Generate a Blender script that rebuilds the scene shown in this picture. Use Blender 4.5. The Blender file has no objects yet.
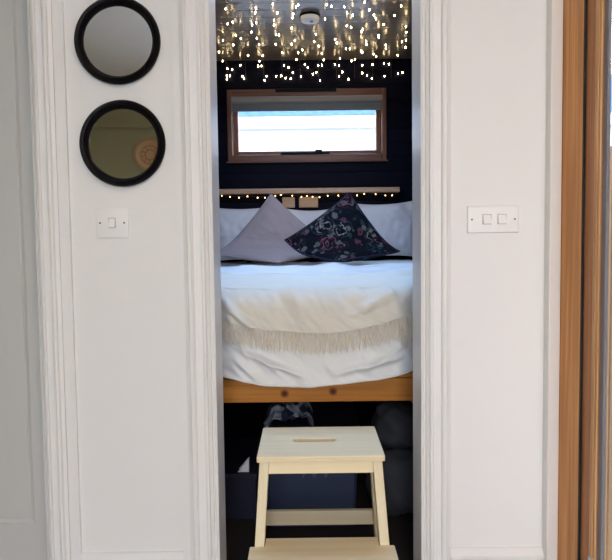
import bpy, bmesh, math, random
from mathutils import Vector, Matrix, noise
random.seed(7)
C = bpy.context.scene.collection
sc = bpy.context.scene
PI = math.pi

# ------------------------------------------------------------------ materials
def mat(name, col, rough=.6, spec=.5, metal=0., bump=None, vary=None, coat=0., emit=None, estr=0., sheen=0., trans=0.):
    """Principled material; bump=(scale, strength, stretch xyz); vary=(scale, colour2, stretch xyz)"""
    m = bpy.data.materials.new(name); m.use_nodes = True
    nt = m.node_tree; b = nt.nodes['Principled BSDF']; L = nt.links.new
    b.inputs['Base Color'].default_value = (*col, 1); b.inputs['Roughness'].default_value = rough
    b.inputs['Specular IOR Level'].default_value = spec; b.inputs['Metallic'].default_value = metal
    b.inputs['Coat Weight'].default_value = coat; b.inputs['Coat Roughness'].default_value = .08
    b.inputs['Sheen Weight'].default_value = sheen
    if emit: b.inputs['Emission Color'].default_value = (*emit, 1); b.inputs['Emission Strength'].default_value = estr
    tc = nt.nodes.new('ShaderNodeTexCoord')
    def nz(scale, stretch, detail=4):
        mp = nt.nodes.new('ShaderNodeMapping'); mp.inputs['Scale'].default_value = stretch
        n = nt.nodes.new('ShaderNodeTexNoise'); n.inputs['Scale'].default_value = scale; n.inputs['Detail'].default_value = detail
        L(tc.outputs['Object'], mp.inputs['Vector']); L(mp.outputs['Vector'], n.inputs['Vector']); return n.outputs['Fac']
    if vary:
        f = nz(vary[0], vary[2])
        r = nt.nodes.new('ShaderNodeValToRGB'); r.color_ramp.elements[0].position = .35; r.color_ramp.elements[1].position = .68
        r.color_ramp.elements[0].color = (*col, 1); r.color_ramp.elements[1].color = (*vary[1], 1)
        L(f, r.inputs['Fac']); L(r.outputs['Color'], b.inputs['Base Color'])
    if bump:
        f = nz(bump[0], bump[2]); bp = nt.nodes.new('ShaderNodeBump'); bp.inputs['Strength'].default_value = bump[1]; bp.inputs['Distance'].default_value = .004
        L(f, bp.inputs['Height']); L(bp.outputs['Normal'], b.inputs['Normal'])
    return m

def soft(m, w, r):
    b = m.node_tree.nodes['Principled BSDF']; b.inputs['Subsurface Weight'].default_value = w
    b.inputs['Subsurface Radius'].default_value = (1, .95, .92); b.inputs['Subsurface Scale'].default_value = r

def wood(name, light, dark, axis='z', scale=1., rough=.45, knots=(), spec=.4):
    """pine-like grain running along axis; knots = list of (object-space point, radius)"""
    m = bpy.data.materials.new(name); m.use_nodes = True
    nt = m.node_tree; b = nt.nodes['Principled BSDF']; L = nt.links.new; N = nt.nodes.new
    b.inputs['Roughness'].default_value = rough; b.inputs['Specular IOR Level'].default_value = spec
    tc = N('ShaderNodeTexCoord'); mp = N('ShaderNodeMapping')
    s = [70*scale]*3; s['xyz'.index(axis)] = 2.2*scale
    mp.inputs['Scale'].default_value = s; L(tc.outputs['Object'], mp.inputs['Vector'])
    n = N('ShaderNodeTexNoise'); n.inputs['Scale'].default_value = 1.; n.inputs['Detail'].default_value = 5; n.inputs['Distortion'].default_value = .4
    L(mp.outputs['Vector'], n.inputs['Vector'])
    r = N('ShaderNodeValToRGB'); r.color_ramp.elements[0].position = .36; r.color_ramp.elements[1].position = .66
    r.color_ramp.elements[0].color = (*dark, 1); r.color_ramp.elements[1].color = (*light, 1)
    L(n.outputs['Fac'], r.inputs['Fac']); out = r.outputs['Color']
    for (p, rad) in knots:
        v = N('ShaderNodeVectorMath'); v.operation = 'DISTANCE'; v.inputs[1].default_value = p
        L(tc.outputs['Object'], v.inputs[0])
        k = N('ShaderNodeMapRange'); k.inputs[1].default_value = rad*.45; k.inputs[2].default_value = rad*1.3; k.inputs[3].default_value = 1; k.inputs[4].default_value = 0
        L(v.outputs['Value'], k.inputs[0])
        mx = N('ShaderNodeMix'); mx.data_type = 'RGBA'; mx.inputs[7].default_value = (.10, .022, .005, 1)
        L(k.outputs[0], mx.inputs[0]); L(out, mx.inputs[6]); out = mx.outputs[2]
    L(out, b.inputs['Base Color'])
    bp = N('ShaderNodeBump'); bp.inputs['Strength'].default_value = .15; bp.inputs['Distance'].default_value = .002
    L(n.outputs['Fac'], bp.inputs['Height']); L(bp.outputs['Normal'], b.inputs['Normal'])
    return m

def boards(name, col, axis, pitch, rough, spec=.5, coat=0., vary=.0, grooved=.06):
    """painted boards with a v-groove every pitch metres along axis"""
    m = bpy.data.materials.new(name); m.use_nodes = True
    nt = m.node_tree; b = nt.nodes['Principled BSDF']; L = nt.links.new; N = nt.nodes.new
    b.inputs['Base Color'].default_value = (*col, 1); b.inputs['Roughness'].default_value = rough
    b.inputs['Specular IOR Level'].default_value = spec; b.inputs['Coat Weight'].default_value = coat; b.inputs['Coat Roughness'].default_value = .12
    tc = N('ShaderNodeTexCoord'); sp = N('ShaderNodeSeparateXYZ'); L(tc.outputs['Object'], sp.inputs[0])
    d = N('ShaderNodeMath'); d.operation = 'DIVIDE'; d.inputs[1].default_value = pitch; L(sp.outputs['xyz'.index(axis)], d.inputs[0])
    fr = N('ShaderNodeMath'); fr.operation = 'FRACT'; L(d.outputs[0], fr.inputs[0])
    pp = N('ShaderNodeMath'); pp.operation = 'PINGPONG'; pp.inputs[1].default_value = .5; L(fr.outputs[0], pp.inputs[0])
    mr = N('ShaderNodeMapRange'); mr.inputs[1].default_value = 0; mr.inputs[2].default_value = grooved; L(pp.outputs[0], mr.inputs[0])
    n = N('ShaderNodeTexNoise'); n.inputs['Scale'].default_value = 9; L(tc.outputs['Object'], n.inputs['Vector'])
    ad = N('ShaderNodeMath'); ad.operation = 'MULTIPLY_ADD'; ad.inputs[1].default_value = .12; L(n.outputs['Fac'], ad.inputs[0]); L(mr.outputs[0], ad.inputs[2])
    bp = N('ShaderNodeBump'); bp.inputs['Strength'].default_value = .55; bp.inputs['Distance'].default_value = .004
    L(ad.outputs[0], bp.inputs['Height']); L(bp.outputs['Normal'], b.inputs['Normal'])
    return m

def glass_mat(name, tint=(1, 1, 1)):
    m = bpy.data.materials.new(name); m.use_nodes = True
    nt = m.node_tree; nt.nodes.clear(); N = nt.nodes.new; L = nt.links.new
    o = N('ShaderNodeOutputMaterial'); t = N('ShaderNodeBsdfTransparent'); t.inputs[0].default_value = (*tint, 1)
    g = N('ShaderNodeBsdfGlossy'); g.inputs['Roughness'].default_value = .02
    f = N('ShaderNodeFresnel'); f.inputs[0].default_value = 1.45; mx = N('ShaderNodeMixShader')
    ge = N('ShaderNodeNewGeometry'); iv = N('ShaderNodeMath'); iv.operation = 'SUBTRACT'; iv.inputs[0].default_value = 1.; L(ge.outputs['Backfacing'], iv.inputs[1])
    mu = N('ShaderNodeMath'); mu.operation = 'MULTIPLY'; L(f.outputs[0], mu.inputs[0]); L(iv.outputs[0], mu.inputs[1])   # reflect at the near face only
    L(mu.outputs[0], mx.inputs[0]); L(t.outputs[0], mx.inputs[1]); L(g.outputs[0], mx.inputs[2]); L(mx.outputs[0], o.inputs[0])
    return m

def floral_mat(name):
    """dense print of muted blooms and leaves on near-black navy"""
    m = bpy.data.materials.new(name); m.use_nodes = True
    nt = m.node_tree; b = nt.nodes['Principled BSDF']; L = nt.links.new; N = nt.nodes.new
    b.inputs['Roughness'].default_value = .85; b.inputs['Specular IOR Level'].default_value = .15
    tc = N('ShaderNodeTexCoord')
    def math_(op, a, v1=None, v2=None):
        n = N('ShaderNodeMath'); n.operation = op; L(a, n.inputs[0])
        if v1 is not None:
            if isinstance(v1, (int, float)): n.inputs[1].default_value = v1
            else: L(v1, n.inputs[1])
        return n.outputs[0]
    def rng(a, lo, hi):
        n = N('ShaderNodeMapRange'); n.inputs[1].default_value = lo; n.inputs[2].default_value = hi; L(a, n.inputs[0]); return n.outputs[0]
    def mix(f, a, c):
        n = N('ShaderNodeMix'); n.data_type = 'RGBA'; L(f, n.inputs[0])
        for k, q in ((6, a), (7, c)):
            if isinstance(q, tuple): n.inputs[k].default_value = (*q, 1)
            else: L(q, n.inputs[k])
        return n.outputs[2]
    def warp(scale, amt):
        n = N('ShaderNodeTexNoise'); n.inputs['Scale'].default_value = scale; n.inputs['Detail'].default_value = 2; L(tc.outputs['Object'], n.inputs['Vector'])
        va = N('ShaderNodeVectorMath'); va.operation = 'MULTIPLY_ADD'; va.inputs[1].default_value = (amt,)*3
        L(n.outputs['Color'], va.inputs[0]); L(tc.outputs['Object'], va.inputs[2]); return va.outputs[0]
    def ramp(f, cols):
        r = N('ShaderNodeValToRGB'); r.color_ramp.interpolation = 'CONSTANT'
        for i, (p, c) in enumerate(cols):
            e = r.color_ramp.elements[i] if i < 2 else r.color_ramp.elements.new(p)
            e.position = p; e.color = (*c, 1)
        L(f, r.inputs['Fac']); return r.outputs['Color']
    col = (.002, .0028, .006)
    # leaves
    v2 = N('ShaderNodeTexVoronoi'); v2.inputs['Scale'].default_value = 24; L(warp(30, .05), v2.inputs['Vector'])
    s2 = N('ShaderNodeSeparateColor'); L(v2.outputs['Color'], s2.inputs[0])
    lf = math_('MULTIPLY', rng(v2.outputs['Distance'], .50, .36), rng(s2.outputs[1], .42, .44))
    lf = math_('MULTIPLY', lf, rng(v2.outputs['Distance'], .06, .14))
    col = mix(lf, col, ramp(s2.outputs[0], [(0, (.085, .082, .078)), (.3, (.014, .035, .04)), (.55, (.11, .10, .09)), (.8, (.075, .028, .036))]))
    # blooms: broken petal rings
    v = N('ShaderNodeTexVoronoi'); v.inputs['Scale'].default_value = 8.5; L(warp(20, .085), v.inputs['Vector'])
    sp = N('ShaderNodeSeparateColor'); L(v.outputs['Color'], sp.inputs[0])
    ring = rng(math_('SINE', math_('MULTIPLY', v.outputs['Distance'], 38)), .0, .7)
    n2 = N('ShaderNodeTexNoise'); n2.inputs['Scale'].default_value = 46; L(tc.outputs['Object'], n2.inputs['Vector'])
    f = math_('MULTIPLY', math_('MULTIPLY', ring, rng(v.outputs['Distance'], .56, .40)), rng(n2.outputs['Fac'], .36, .56))
    col = mix(f, col, ramp(sp.outputs[0], [(0, (.17, .045, .06)), (.28, (.19, .18, .165)), (.52, (.15, .042, .055)), (.7, (.16, .145, .12)), (.88, (.02, .05, .055))]))
    L(col, b.inputs['Base Color'])
    return m

def print_mat(name, a, b_, scale):
    m = mat(name, a, .85)
    nt = m.node_tree; b = nt.nodes['Principled BSDF']; N = nt.nodes.new; L = nt.links.new
    tc = N('ShaderNodeTexCoord'); v = N('ShaderNodeTexVoronoi'); v.inputs['Scale'].default_value = scale
    L(tc.outputs['Object'], v.inputs['Vector']); sp = N('ShaderNodeSeparateColor'); L(v.outputs['Color'], sp.inputs[0])
    r = N('ShaderNodeValToRGB'); r.color_ramp.interpolation = 'CONSTANT'
    r.color_ramp.elements[0].color = (*a, 1); r.color_ramp.elements[1].color = (*b_, 1); r.color_ramp.elements[1].position = .55
    L(sp.outputs[0], r.inputs['Fac']); L(r.outputs['Color'], b.inputs['Base Color'])
    return m

M = {
 'wall': mat('white_wall_paint', (.80, .79, .775), .55, .35, bump=(60, .05, (1, 1, 1))),
 'trim': mat('white_gloss_trim', (.80, .79, .775), .35, .45),
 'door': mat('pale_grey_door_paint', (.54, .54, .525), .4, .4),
 'ceil': mat('white_ceiling_paint', (.82, .81, .79), .7, .3),
 'olive': mat('olive_wall_paint', (.27, .255, .15), .75, .25),
 'floor': wood('oak_floor', (.42, .30, .19), (.28, .18, .10), 'y', .6, .4),
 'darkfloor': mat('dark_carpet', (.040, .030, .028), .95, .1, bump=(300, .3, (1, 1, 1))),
 'navy': boards('navy_boards', (.0014, .0022, .0095), 'z', .095, .55, .08),
 'navyplain': mat('navy_paint', (.0014, .0022, .0095), .55, .08),
 'glossceil': boards('gloss_ceiling_boards', (.075, .066, .062), 'y', .098, .28, 1.0),
 'black': mat('black_satin', (.0025, .0022, .004), .42, .12),
 'mirror': mat('mirror_glass', (.86, .87, .86), .015, .5, 1.),
 'white_plastic': mat('white_plastic', (.84, .83, .81), .3, .45),
 'surround': mat('rocker_shade_grey', (.38, .37, .36), .5),  # grey stands in for the shade round the rockers
 'rocker': mat('rocker_plastic', (.88, .87, .86), .22, .5),
 'screw': mat('dull_screw', (.20, .19, .18), .4, .5, .8),
 'stool': wood('pale_aspen', (.90, .77, .52), (.85, .71, .45), 'x', .6, .5, spec=.3),
 'stoolv': wood('pale_aspen_upright', (.84, .74, .52), (.79, .68, .45), 'z', .6, .5, spec=.3),
 'frame_v': wood('stained_pine_upright', (.74, .36, .13), (.52, .225, .07), 'z', 1., .5, spec=.15),
 'frame_red': wood('stained_pine_dark', (.52, .235, .10), (.40, .165, .065), 'z', 1.3, .5, spec=.15),
 'frame_y': wood('stained_pine_rail', (.50, .25, .115), (.31, .135, .055), 'y', 1., .42),
 'win_x': wood('mahogany_rail', (.20, .075, .038), (.12, .042, .022), 'x', 1., .4),
 'win_z': wood('mahogany_upright', (.24, .095, .045), (.14, .05, .025), 'z', 1., .4),
 'bead': wood('light_bead', (.74, .44, .20), (.56, .30, .12), 'z', 1.5, .4),
 'shelfwood': wood('shelf_pine', (.60, .39, .25), (.46, .28, .17), 'x', .8, .5),
 'block': wood('pale_block', (.55, .36, .22), (.45, .28, .16), 'x', .8, .6),
 'duvet': mat('white_cotton', (.80, .79, .76), .85, .2, bump=(26, .28, (1, 1, 1)), sheen=.1),
 'throw': mat('cream_cotton', (.74, .685, .575), .9, .15, bump=(190, .35, (1, 1, 1)), sheen=.1),
 'fringe': mat('cream_fringe', (.74, .67, .55), .9, .15, vary=(160, (.60, .51, .39), (1, 1, .1))),
 'pillow': mat('white_pillow_cotton', (.68, .635, .625), .85, .2, bump=(22, .5, (1, 1, 1)), sheen=.1),
 'mauve': mat('mauve_grey_linen', (.37, .285, .27), .9, .15, bump=(240, .3, (1, 1, 1)), sheen=.1),
 'floral': floral_mat('dark_floral'),
 'mattress': mat('mattress_ticking', (.55, .54, .52), .9),
 'tub': mat('blue_plastic_tub', (.035, .048, .095), .35, .5, bump=(8, .2, (1, 1, 1))),
 'grip': mat('scuffed_grip', (.09, .10, .14), .4),
 'tublid': mat('dark_plastic_lid', (.02, .022, .035), .35, .5),
 'bag': mat('charcoal_bag', (.055, .055, .064), .85, .2, bump=(30, .5, (1, 1, 1))),
 'darkbox': mat('dark_navy_card', (.012, .012, .03), .7, .3),
 'card': mat('white_card', (.72, .72, .78), .7, .2),
 'print': print_mat('navy_white_print', (.02, .024, .06), (.36, .37, .43), 22),
 'blind_a': mat('taupe_blind_cassette', (.27, .235, .20), .5, .4),
 'blind_b': mat('grey_blind_fabric', (.16, .165, .15), .7, .3),
 'gap_shadow': mat('gap_shadow_black', (.012, .010, .010), .6, .3),
 'seal': mat('grey_seal', (.18, .17, .18), .5, .4),
 'metal': mat('brushed_metal', (.55, .54, .56), .3, .5, 1.),
 'glass': glass_mat('window_glass'),
 'lamp': mat('lamp_diffuser', (.9, .88, .82), .4, emit=(1., .76, .50), estr=50.),
 'bulb': mat('warm_bulb', (1, .8, .5), .4, emit=(1., .72, .38), estr=55.),
 'bulb2': mat('warm_bulb_small', (1, .8, .5), .4, emit=(1., .58, .22), estr=14.),
 'wire': mat('thin_wire', (.05, .045, .035), .4),
 'cabin': boards('pale_cladding', (.32, .315, .32), 'z', .30, .7, .3),
 'fascia': mat('pale_fascia', (.31, .30, .295), .6),
 'roofblue': mat('slate_blue_roof', (.020, .046, .105), .8, .2, vary=(14, (.035, .07, .13), (1, 1, 1))),
 'fence': boards('larch_fence', (.17, .09, .036), 'x', .12, .75, .2),
 'added_screen': boards('added_screen_larch', (.12, .075, .042), 'y', .12, .75, .2),
 'ground': mat('gravel', (.48, .46, .42), .95, .1, vary=(30, (.58, .55, .50), (1, 1, 1))),
 'terracotta': mat('terracotta_print', (.40, .13, .07), .6),
 'plate': mat('tan_plate', (.40, .29, .16), .6),
}

soft(M['pillow'], .6, .04); soft(M['mauve'], .35, .03)

# ------------------------------------------------------------------ mesh helpers (world coordinates)
class MB:
    def __init__(s): s.bm = bmesh.new()
    def face(s, pts):
        return s.bm.faces.new([s.bm.verts.new(p) for p in pts])
    def hexa(s, b, t):
        """b, t: four points each, same turn"""
        vb = [s.bm.verts.new(p) for p in b]; vt = [s.bm.verts.new(p) for p in t]; f = s.bm.faces.new
        f(vb[::-1]); f(vt)
        for i in range(4): f((vb[i], vb[(i+1) % 4], vt[(i+1) % 4], vt[i]))
        return s
    def box(s, x0, x1, y0, y1, z0, z1):
        return s.hexa([(x0, y0, z0), (x1, y0, z0), (x1, y1, z0), (x0, y1, z0)], [(x0, y0, z1), (x1, y0, z1), (x1, y1, z1), (x0, y1, z1)])
    def prism(s, prof, f0, f1):
        """prof: list of 2-D points; f0, f1 map a 2-D point to the two end positions"""
        a = [s.bm.verts.new(f0(*p)) for p in prof]; b = [s.bm.verts.new(f1(*p)) for p in prof]; n = len(prof)
        s.bm.faces.new(a[::-1]); s.bm.faces.new(b)
        for i in range(n): s.bm.faces.new((a[i], a[(i+1) % n], b[(i+1) % n], b[i]))
        return s
    def lathe(s, prof, c, axis='y', n=64, closed=False):
        """prof: (radius, offset along axis)"""
        rings = []
        for (r, h) in prof:
            ring = []
            for k in range(n):
                a = 2*PI*k/n; u, v = r*math.cos(a), r*math.sin(a)
                p = {'y': (u, h, v), 'z': (u, v, h), 'x': (h, u, v)}[axis]
                ring.append(s.bm.verts.new((c[0]+p[0], c[1]+p[1], c[2]+p[2])))
            rings.append(ring)
        m = len(rings)
        for i in range(m if closed else m-1):
            A, B = rings[i], rings[(i+1) % m]
            for k in range(n): s.bm.faces.new((A[k], A[(k+1) % n], B[(k+1) % n], B[k]))
        if not closed:
            for R in (rings[0], rings[-1]): s.bm.faces.new(R)
        return s
    def tube(s, pts, r, n=6):
        pts = [Vector(p) for p in pts]; rings = []
        for i, p in enumerate(pts):
            d = (pts[min(i+1, len(pts)-1)]-pts[max(i-1, 0)]).normalized()
            a = d.orthogonal().normalized() if not rings else (prev-d*prev.dot(d)).normalized()
            prev = a; b = d.cross(a)
            rr = r[i] if isinstance(r, (list, tuple)) else r
            rings.append([s.bm.verts.new(p+(a*math.cos(2*PI*k/n)+b*math.sin(2*PI*k/n))*rr) for k in range(n)])
        for A, B in zip(rings, rings[1:]):
            for k in range(n): s.bm.faces.new((A[k], A[(k+1) % n], B[(k+1) % n], B[k]))
        s.bm.faces.new(rings[0][::-1]); s.bm.faces.new(rings[-1]); return s
    def grid(s, fn, nu, nv):
        V = [[s.bm.verts.new(fn(i/nu, j/nv)) for j in range(nv+1)] for i in range(nu+1)]
        for i in range(nu):
            for j in range(nv): s.bm.faces.new((V[i][j], V[i+1][j], V[i+1][j+1], V[i][j+1]))
        return s
    def bevel(s, off, seg=2, ang=.5):
        bmesh.ops.recalc_face_normals(s.bm, faces=s.bm.faces)
        e = [e for e in s.bm.edges if len(e.link_faces) == 2 and e.calc_face_angle(0) > ang]
        bmesh.ops.bevel(s.bm, geom=e, offset=off, segments=seg, profile=.5, affect='EDGES', clamp_overlap=True)
        return s
    def merge(s, d=1e-5): bmesh.ops.remove_doubles(s.bm, verts=s.bm.verts, dist=d); return s

def world_loc(o):
    p = Vector(o.location)
    while o.parent: o = o.parent; p += Vector(o.location)
    return p

def obj(name, mb, m, parent=None, smooth=0., bev=0., recalc=True):
    bm = mb.bm
    if bev: mb.bevel(bev)
    if recalc: bmesh.ops.recalc_face_normals(bm, faces=bm.faces)
    if parent: base = world_loc(parent)
    else:
        xs = [v.co for v in bm.verts]
        lo = Vector([min(v[i] for v in xs) for i in range(3)]); hi = Vector([max(v[i] for v in xs) for i in range(3)])
        base = Vector(((lo.x+hi.x)/2, (lo.y+hi.y)/2, lo.z))
    bmesh.ops.translate(bm, verts=bm.verts, vec=-base)
    me = bpy.data.meshes.new(name); bm.to_mesh(me); bm.free()
    me.materials.append(M[m] if isinstance(m, str) else m)
    if smooth:
        for p in me.polygons: p.use_smooth = True
        me.set_sharp_from_angle(angle=smooth)
    o = bpy.data.objects.new(name, me); C.objects.link(o)
    if parent: o.parent = parent
    else: o.location = base
    return o

def thing(name, label, cat, loc, group=None):
    o = bpy.data.objects.new(name, None); C.objects.link(o); o.location = loc; o.empty_display_size = .05
    o['label'] = label; o['category'] = cat
    if group: o['group'] = group
    return o
def tag(o, label, cat, group=None):
    o['label'] = label; o['category'] = cat
    if group: o['group'] = group
    return o
def sroot(name, loc, label=None, cat=None):
    o = bpy.data.objects.new(name, None); C.objects.link(o); o.location = loc; o['kind'] = 'structure'
    if label: o['label'] = label; o['category'] = cat
    return o
def struct(name, mb, m, label=None, cat=None, **k):
    o = obj(name, mb, m, **k); o['kind'] = 'structure'
    if label: o['label'] = label; o['category'] = cat
    return o

def ss(a, b, x):
    t = max(0., min(1., (x-a)/(b-a))); return t*t*(3-2*t)
def nz(x, y, z=0.): return noise.noise(Vector((x, y, z)))

# ------------------------------------------------------------------ dimensions (metres; camera looks along +Y)
W0, W1 = 1.64, 1.755            # partition wall between the room and the bed alcove
OL, OR_, OT = -.246, .307, 2.02  # doorway
BACK = 4.05                     # alcove back wall
CZ = 2.25                       # alcove ceiling
RX, LX = .672, -1.95            # room side walls
RY, RZ = -1.7, 2.36             # room rear wall, room ceiling
HX0, HX1, HT = -1.44, -.719, 2.02   # the closed door on the left

# ------------------------------------------------------------------ setting: shell
struct('floor', MB().box(LX, .80, RY, W1, -.06, 0), 'floor', 'oak boarded floor', 'floor')
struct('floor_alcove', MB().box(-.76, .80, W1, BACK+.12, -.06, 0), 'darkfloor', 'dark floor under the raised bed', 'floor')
fw = MB()
fw.box(HX1, OL-.012, W0, W1, 0, RZ); fw.box(OR_+.012, RX+.002, W0, W1, 0, RZ)
fw.box(OL-.012, OR_+.012, W0, W1, OT+.012, RZ)
fw.box(LX, HX0, W0, W1, 0, RZ); fw.box(HX0, HX1, W0, W1, HT, RZ)
struct('wall_front', fw, 'wall', 'white painted partition wall with mirrors and light switches', 'wall')
struct('wall_left', MB().box(LX-.1, LX, RY, W1, 0, RZ), 'olive')
GX0, GX1, GZ0, GZ1 = -.45, .385, .06, 2.16   # rear window, unseen, added to bring daylight onto the partition wall
rwm = MB(); rwm.box(LX, GX0, RY-.1, RY, 0, RZ); rwm.box(GX1, .80, RY-.1, RY, 0, RZ); rwm.box(GX0, GX1, RY-.1, RY, 0, GZ0); rwm.box(GX0, GX1, RY-.1, RY, GZ1, RZ)
w2 = sroot('added_rear_window', (-.0325, RY, GZ0))
gf = MB(); gf.box(GX0, GX0+.05, RY-.09, RY-.01, GZ0, GZ1); gf.box(GX1-.05, GX1, RY-.09, RY-.01, GZ0, GZ1); gf.box(GX0, GX1, RY-.09, RY-.01, GZ0, GZ0+.05); gf.box(GX0, GX1, RY-.09, RY-.01, GZ1-.05, GZ1)
obj('window_frame', gf, 'trim', w2); obj('pane', MB().box(GX0+.04, GX1-.04, RY-.053, RY-.047, GZ0+.04, GZ1-.04), 'glass', w2)
struct('wall_rear', rwm, 'olive', 'olive green wall seen in the lower mirror', 'wall')
rw = MB(); rw.box(RX, .745, RY, -.07, 0, RZ); rw.box(RX, .745, -.07, W1, 2.12, RZ); rw.box(RX+.002, .79, 1.64, W1, 0, 2.12)
struct('wall_right', rw, 'wall')
struct('ceiling', MB().box(LX, .80, RY, W1, RZ, RZ+.1), 'ceil')
struct('wall_alcove_left', MB().box(-.76, -.66, W1, BACK+.12, 0, CZ), 'navyplain')
struct('wall_alcove_right', MB().box(.74, .80, W1, BACK+.12, 0, CZ), 'navyplain')
# alcove back wall around the window
WX0, WX1, WZ0, WZ1 = -.502, .537, 1.594, 2.060
bw = MB(); bw.box(-.66, .74, BACK, BACK+.12, 0, WZ0); bw.box(-.66, .74, BACK, BACK+.12, WZ1, CZ+.05)
bw.box(-.66, WX0, BACK, BACK+.12, WZ0, WZ1); bw.box(WX1, .74, BACK, BACK+.12, WZ0, WZ1)
struct('wall_back', bw, 'navy', 'navy boarded back wall of the bed alcove', 'wall')
# alcove ceiling with an unseen roof light added to brighten the bed
SX0, SX1, SY0, SY1 = -.46, .54, 2.22, 2.96
ac = MB(); ac.box(-.76, .80, SY1, BACK+.12, CZ, CZ+.12); ac.box(-.76, .80, W1, SY0, CZ, CZ+.12)
ac.box(-.76, SX0, SY0, SY1, CZ, CZ+.12); ac.box(SX1, .80, SY0, SY1, CZ, CZ+.12)
struct('ceiling_alcove', ac, 'glossceil', 'glossy boarded alcove ceiling strung with fairy lights', 'ceiling')
w3 = sroot('added_roof_light', (.04, 2.59, CZ))
fr = MB(); fr.box(SX0, SX0+.04, SY0, SY1, CZ, CZ+.16); fr.box(SX1-.04, SX1, SY0, SY1, CZ, CZ+.16); fr.box(SX0, SX1, SY0, SY0+.04, CZ, CZ+.16); fr.box(SX0, SX1, SY1-.04, SY1, CZ, CZ+.16)
obj('window_frame', fr, 'trim', w3); obj('pane', MB().box(SX0+.03, SX1-.03, SY0+.03, SY1-.03, CZ+.14, CZ+.146), 'glass', w3)

# ------------------------------------------------------------------ setting: trims
PR = [(0, 0), (0, .010), (.0070, .0125), (.0090, .0085), (.0112, .0085), (.0130, .0140), (.0200, .0170), (.0225, .0205), (.0290, .0205), (.0315, .0165),
      (.0520, .0165), (.0535, .0210), (.0570, .0225), (.0585, .0200), (.0660, .0200), (.0690, .0150), (.0790, .0120), (.080, 0)]
def casing(name, x0, sgn, zt, label, fillet=0., scale=1., z0=0.):
    """moulded architrave; x0 = edge at the opening, sgn = direction away from it"""
    mb = MB(); mb.prism([(p*scale, d*1.35) for p, d in PR], lambda s, d: (x0+sgn*s, W0-d, z0), lambda s, d: (x0+sgn*s, W0-d, zt+s))
    if fillet:
        a = x0+sgn*.080*scale; b = a+sgn*fillet
        mb.box(min(a, b), max(a, b), W0-.0115, W0, z0, zt+.08)
    return struct(name, mb, 'trim', label, 'door trim')
casing('trim_1', OL, -1, OT, 'white moulded architrave on the left side of the doorway', .0195)
casing('trim_2', OR_, 1, OT, 'white moulded architrave on the right side of the doorway')
casing('trim_3', HX1, 1, HT, 'white moulded architrave beside the panelled door', .027, .80)
hd = MB(); hd.prism(PR, lambda s, d: (OL-s, W0-d*1.35, OT+s), lambda s, d: (OR_+s, W0-d*1.35, OT+s))
struct('trim_4', hd, 'trim')
hd = MB(); hd.prism(PR, lambda s, d: (HX0, W0-d, HT+s), lambda s, d: (HX1+s*.8, W0-d, HT+s))
struct('trim_5', hd, 'trim')
jm = MB(); jm.box(OL-.012, OL, W0, W1, 0, OT); jm.box(OR_, OR_+.012, W0, W1, 0, OT); jm.box(OL-.012, OR_+.012, W0, W1, OT, OT+.012)
struct('trim_6', jm, 'trim', 'white lining of the doorway', 'door lining')
ct = MB(); ct.box(.6412, RX, 1.605, W0, 0, RZ)
struct('trim_7', ct, 'trim', 'narrow white cover strip in the corner by the pine frame', 'corner trim', bev=.003)
SK = [(0, 0), (.016, 0), (.016, .205), (.013, .2085), (.013, .214), (.017, .218), (.017, .226), (.010, .236), (.006, .241), (0, .243)]
for nm, a, b, lab in (('baseboard_left', -.628, -.3455, 'white moulded skirting board under the single light switch'), ('baseboard_right', .387, .6412, 'white moulded skirting board under the double light switch')):
    k = MB(); k.prism(SK, lambda d, z: (a, W0-d, z), lambda d, z: (b, W0-d, z)); struct(nm, k, 'trim', lab, 'skirting board')

# ------------------------------------------------------------------ setting: panelled door on the left
DY = W0+.040
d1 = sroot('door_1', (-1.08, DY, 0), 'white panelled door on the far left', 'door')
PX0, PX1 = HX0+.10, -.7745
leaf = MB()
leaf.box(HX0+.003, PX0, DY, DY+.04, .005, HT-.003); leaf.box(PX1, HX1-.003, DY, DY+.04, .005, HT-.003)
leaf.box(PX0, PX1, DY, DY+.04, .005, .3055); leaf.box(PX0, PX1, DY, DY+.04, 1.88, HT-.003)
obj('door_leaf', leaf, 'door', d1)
pn = MB()
R0 = [(PX0, DY, .3055), (PX1, DY, .3055), (PX1, DY, 1.88), (PX0, DY, 1.88)]
def inset(R, d, y): return [(R[0][0]+d, y, R[0][2]+d), (R[1][0]-d, y, R[1][2]+d), (R[2][0]-d, y, R[2][2]-d), (R[3][0]+d, y, R[3][2]-d)]
loops = [R0, inset(R0, .003, DY+.004), inset(R0, .012, DY+.007), inset(R0, .014, DY+.0045), inset(R0, .045, DY+.004)]
vl = [[pn.bm.verts.new(p) for p in l] for l in loops]
for A, B in zip(vl, vl[1:]):
    for k in range(4): pn.bm.faces.new((A[k], A[(k+1) % 4], B[(k+1) % 4], B[k]))
pn.bm.faces.new(vl[-1])
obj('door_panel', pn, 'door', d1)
dk = MB(); dk.lathe([(.004, 0), (.026, 0), (.026, -.006), (.010, -.010), (.009, -.035), (.022, -.042), (.027, -.054), (.020, -.066), (.004, -.069)], (HX0+.055, DY, 1.0), 'y', 32)
obj('door_knob', dk, 'metal', d1, smooth=.7)
dj = MB(); dj.box(HX1-.002, HX1, W0, W1, 0, HT); dj.box(HX0, HX0+.002, W0, W1, 0, HT); dj.box(HX0, HX1, DY+.045, W1, 0, HT)
obj('door_stop', dj, 'trim', d1)

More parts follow.
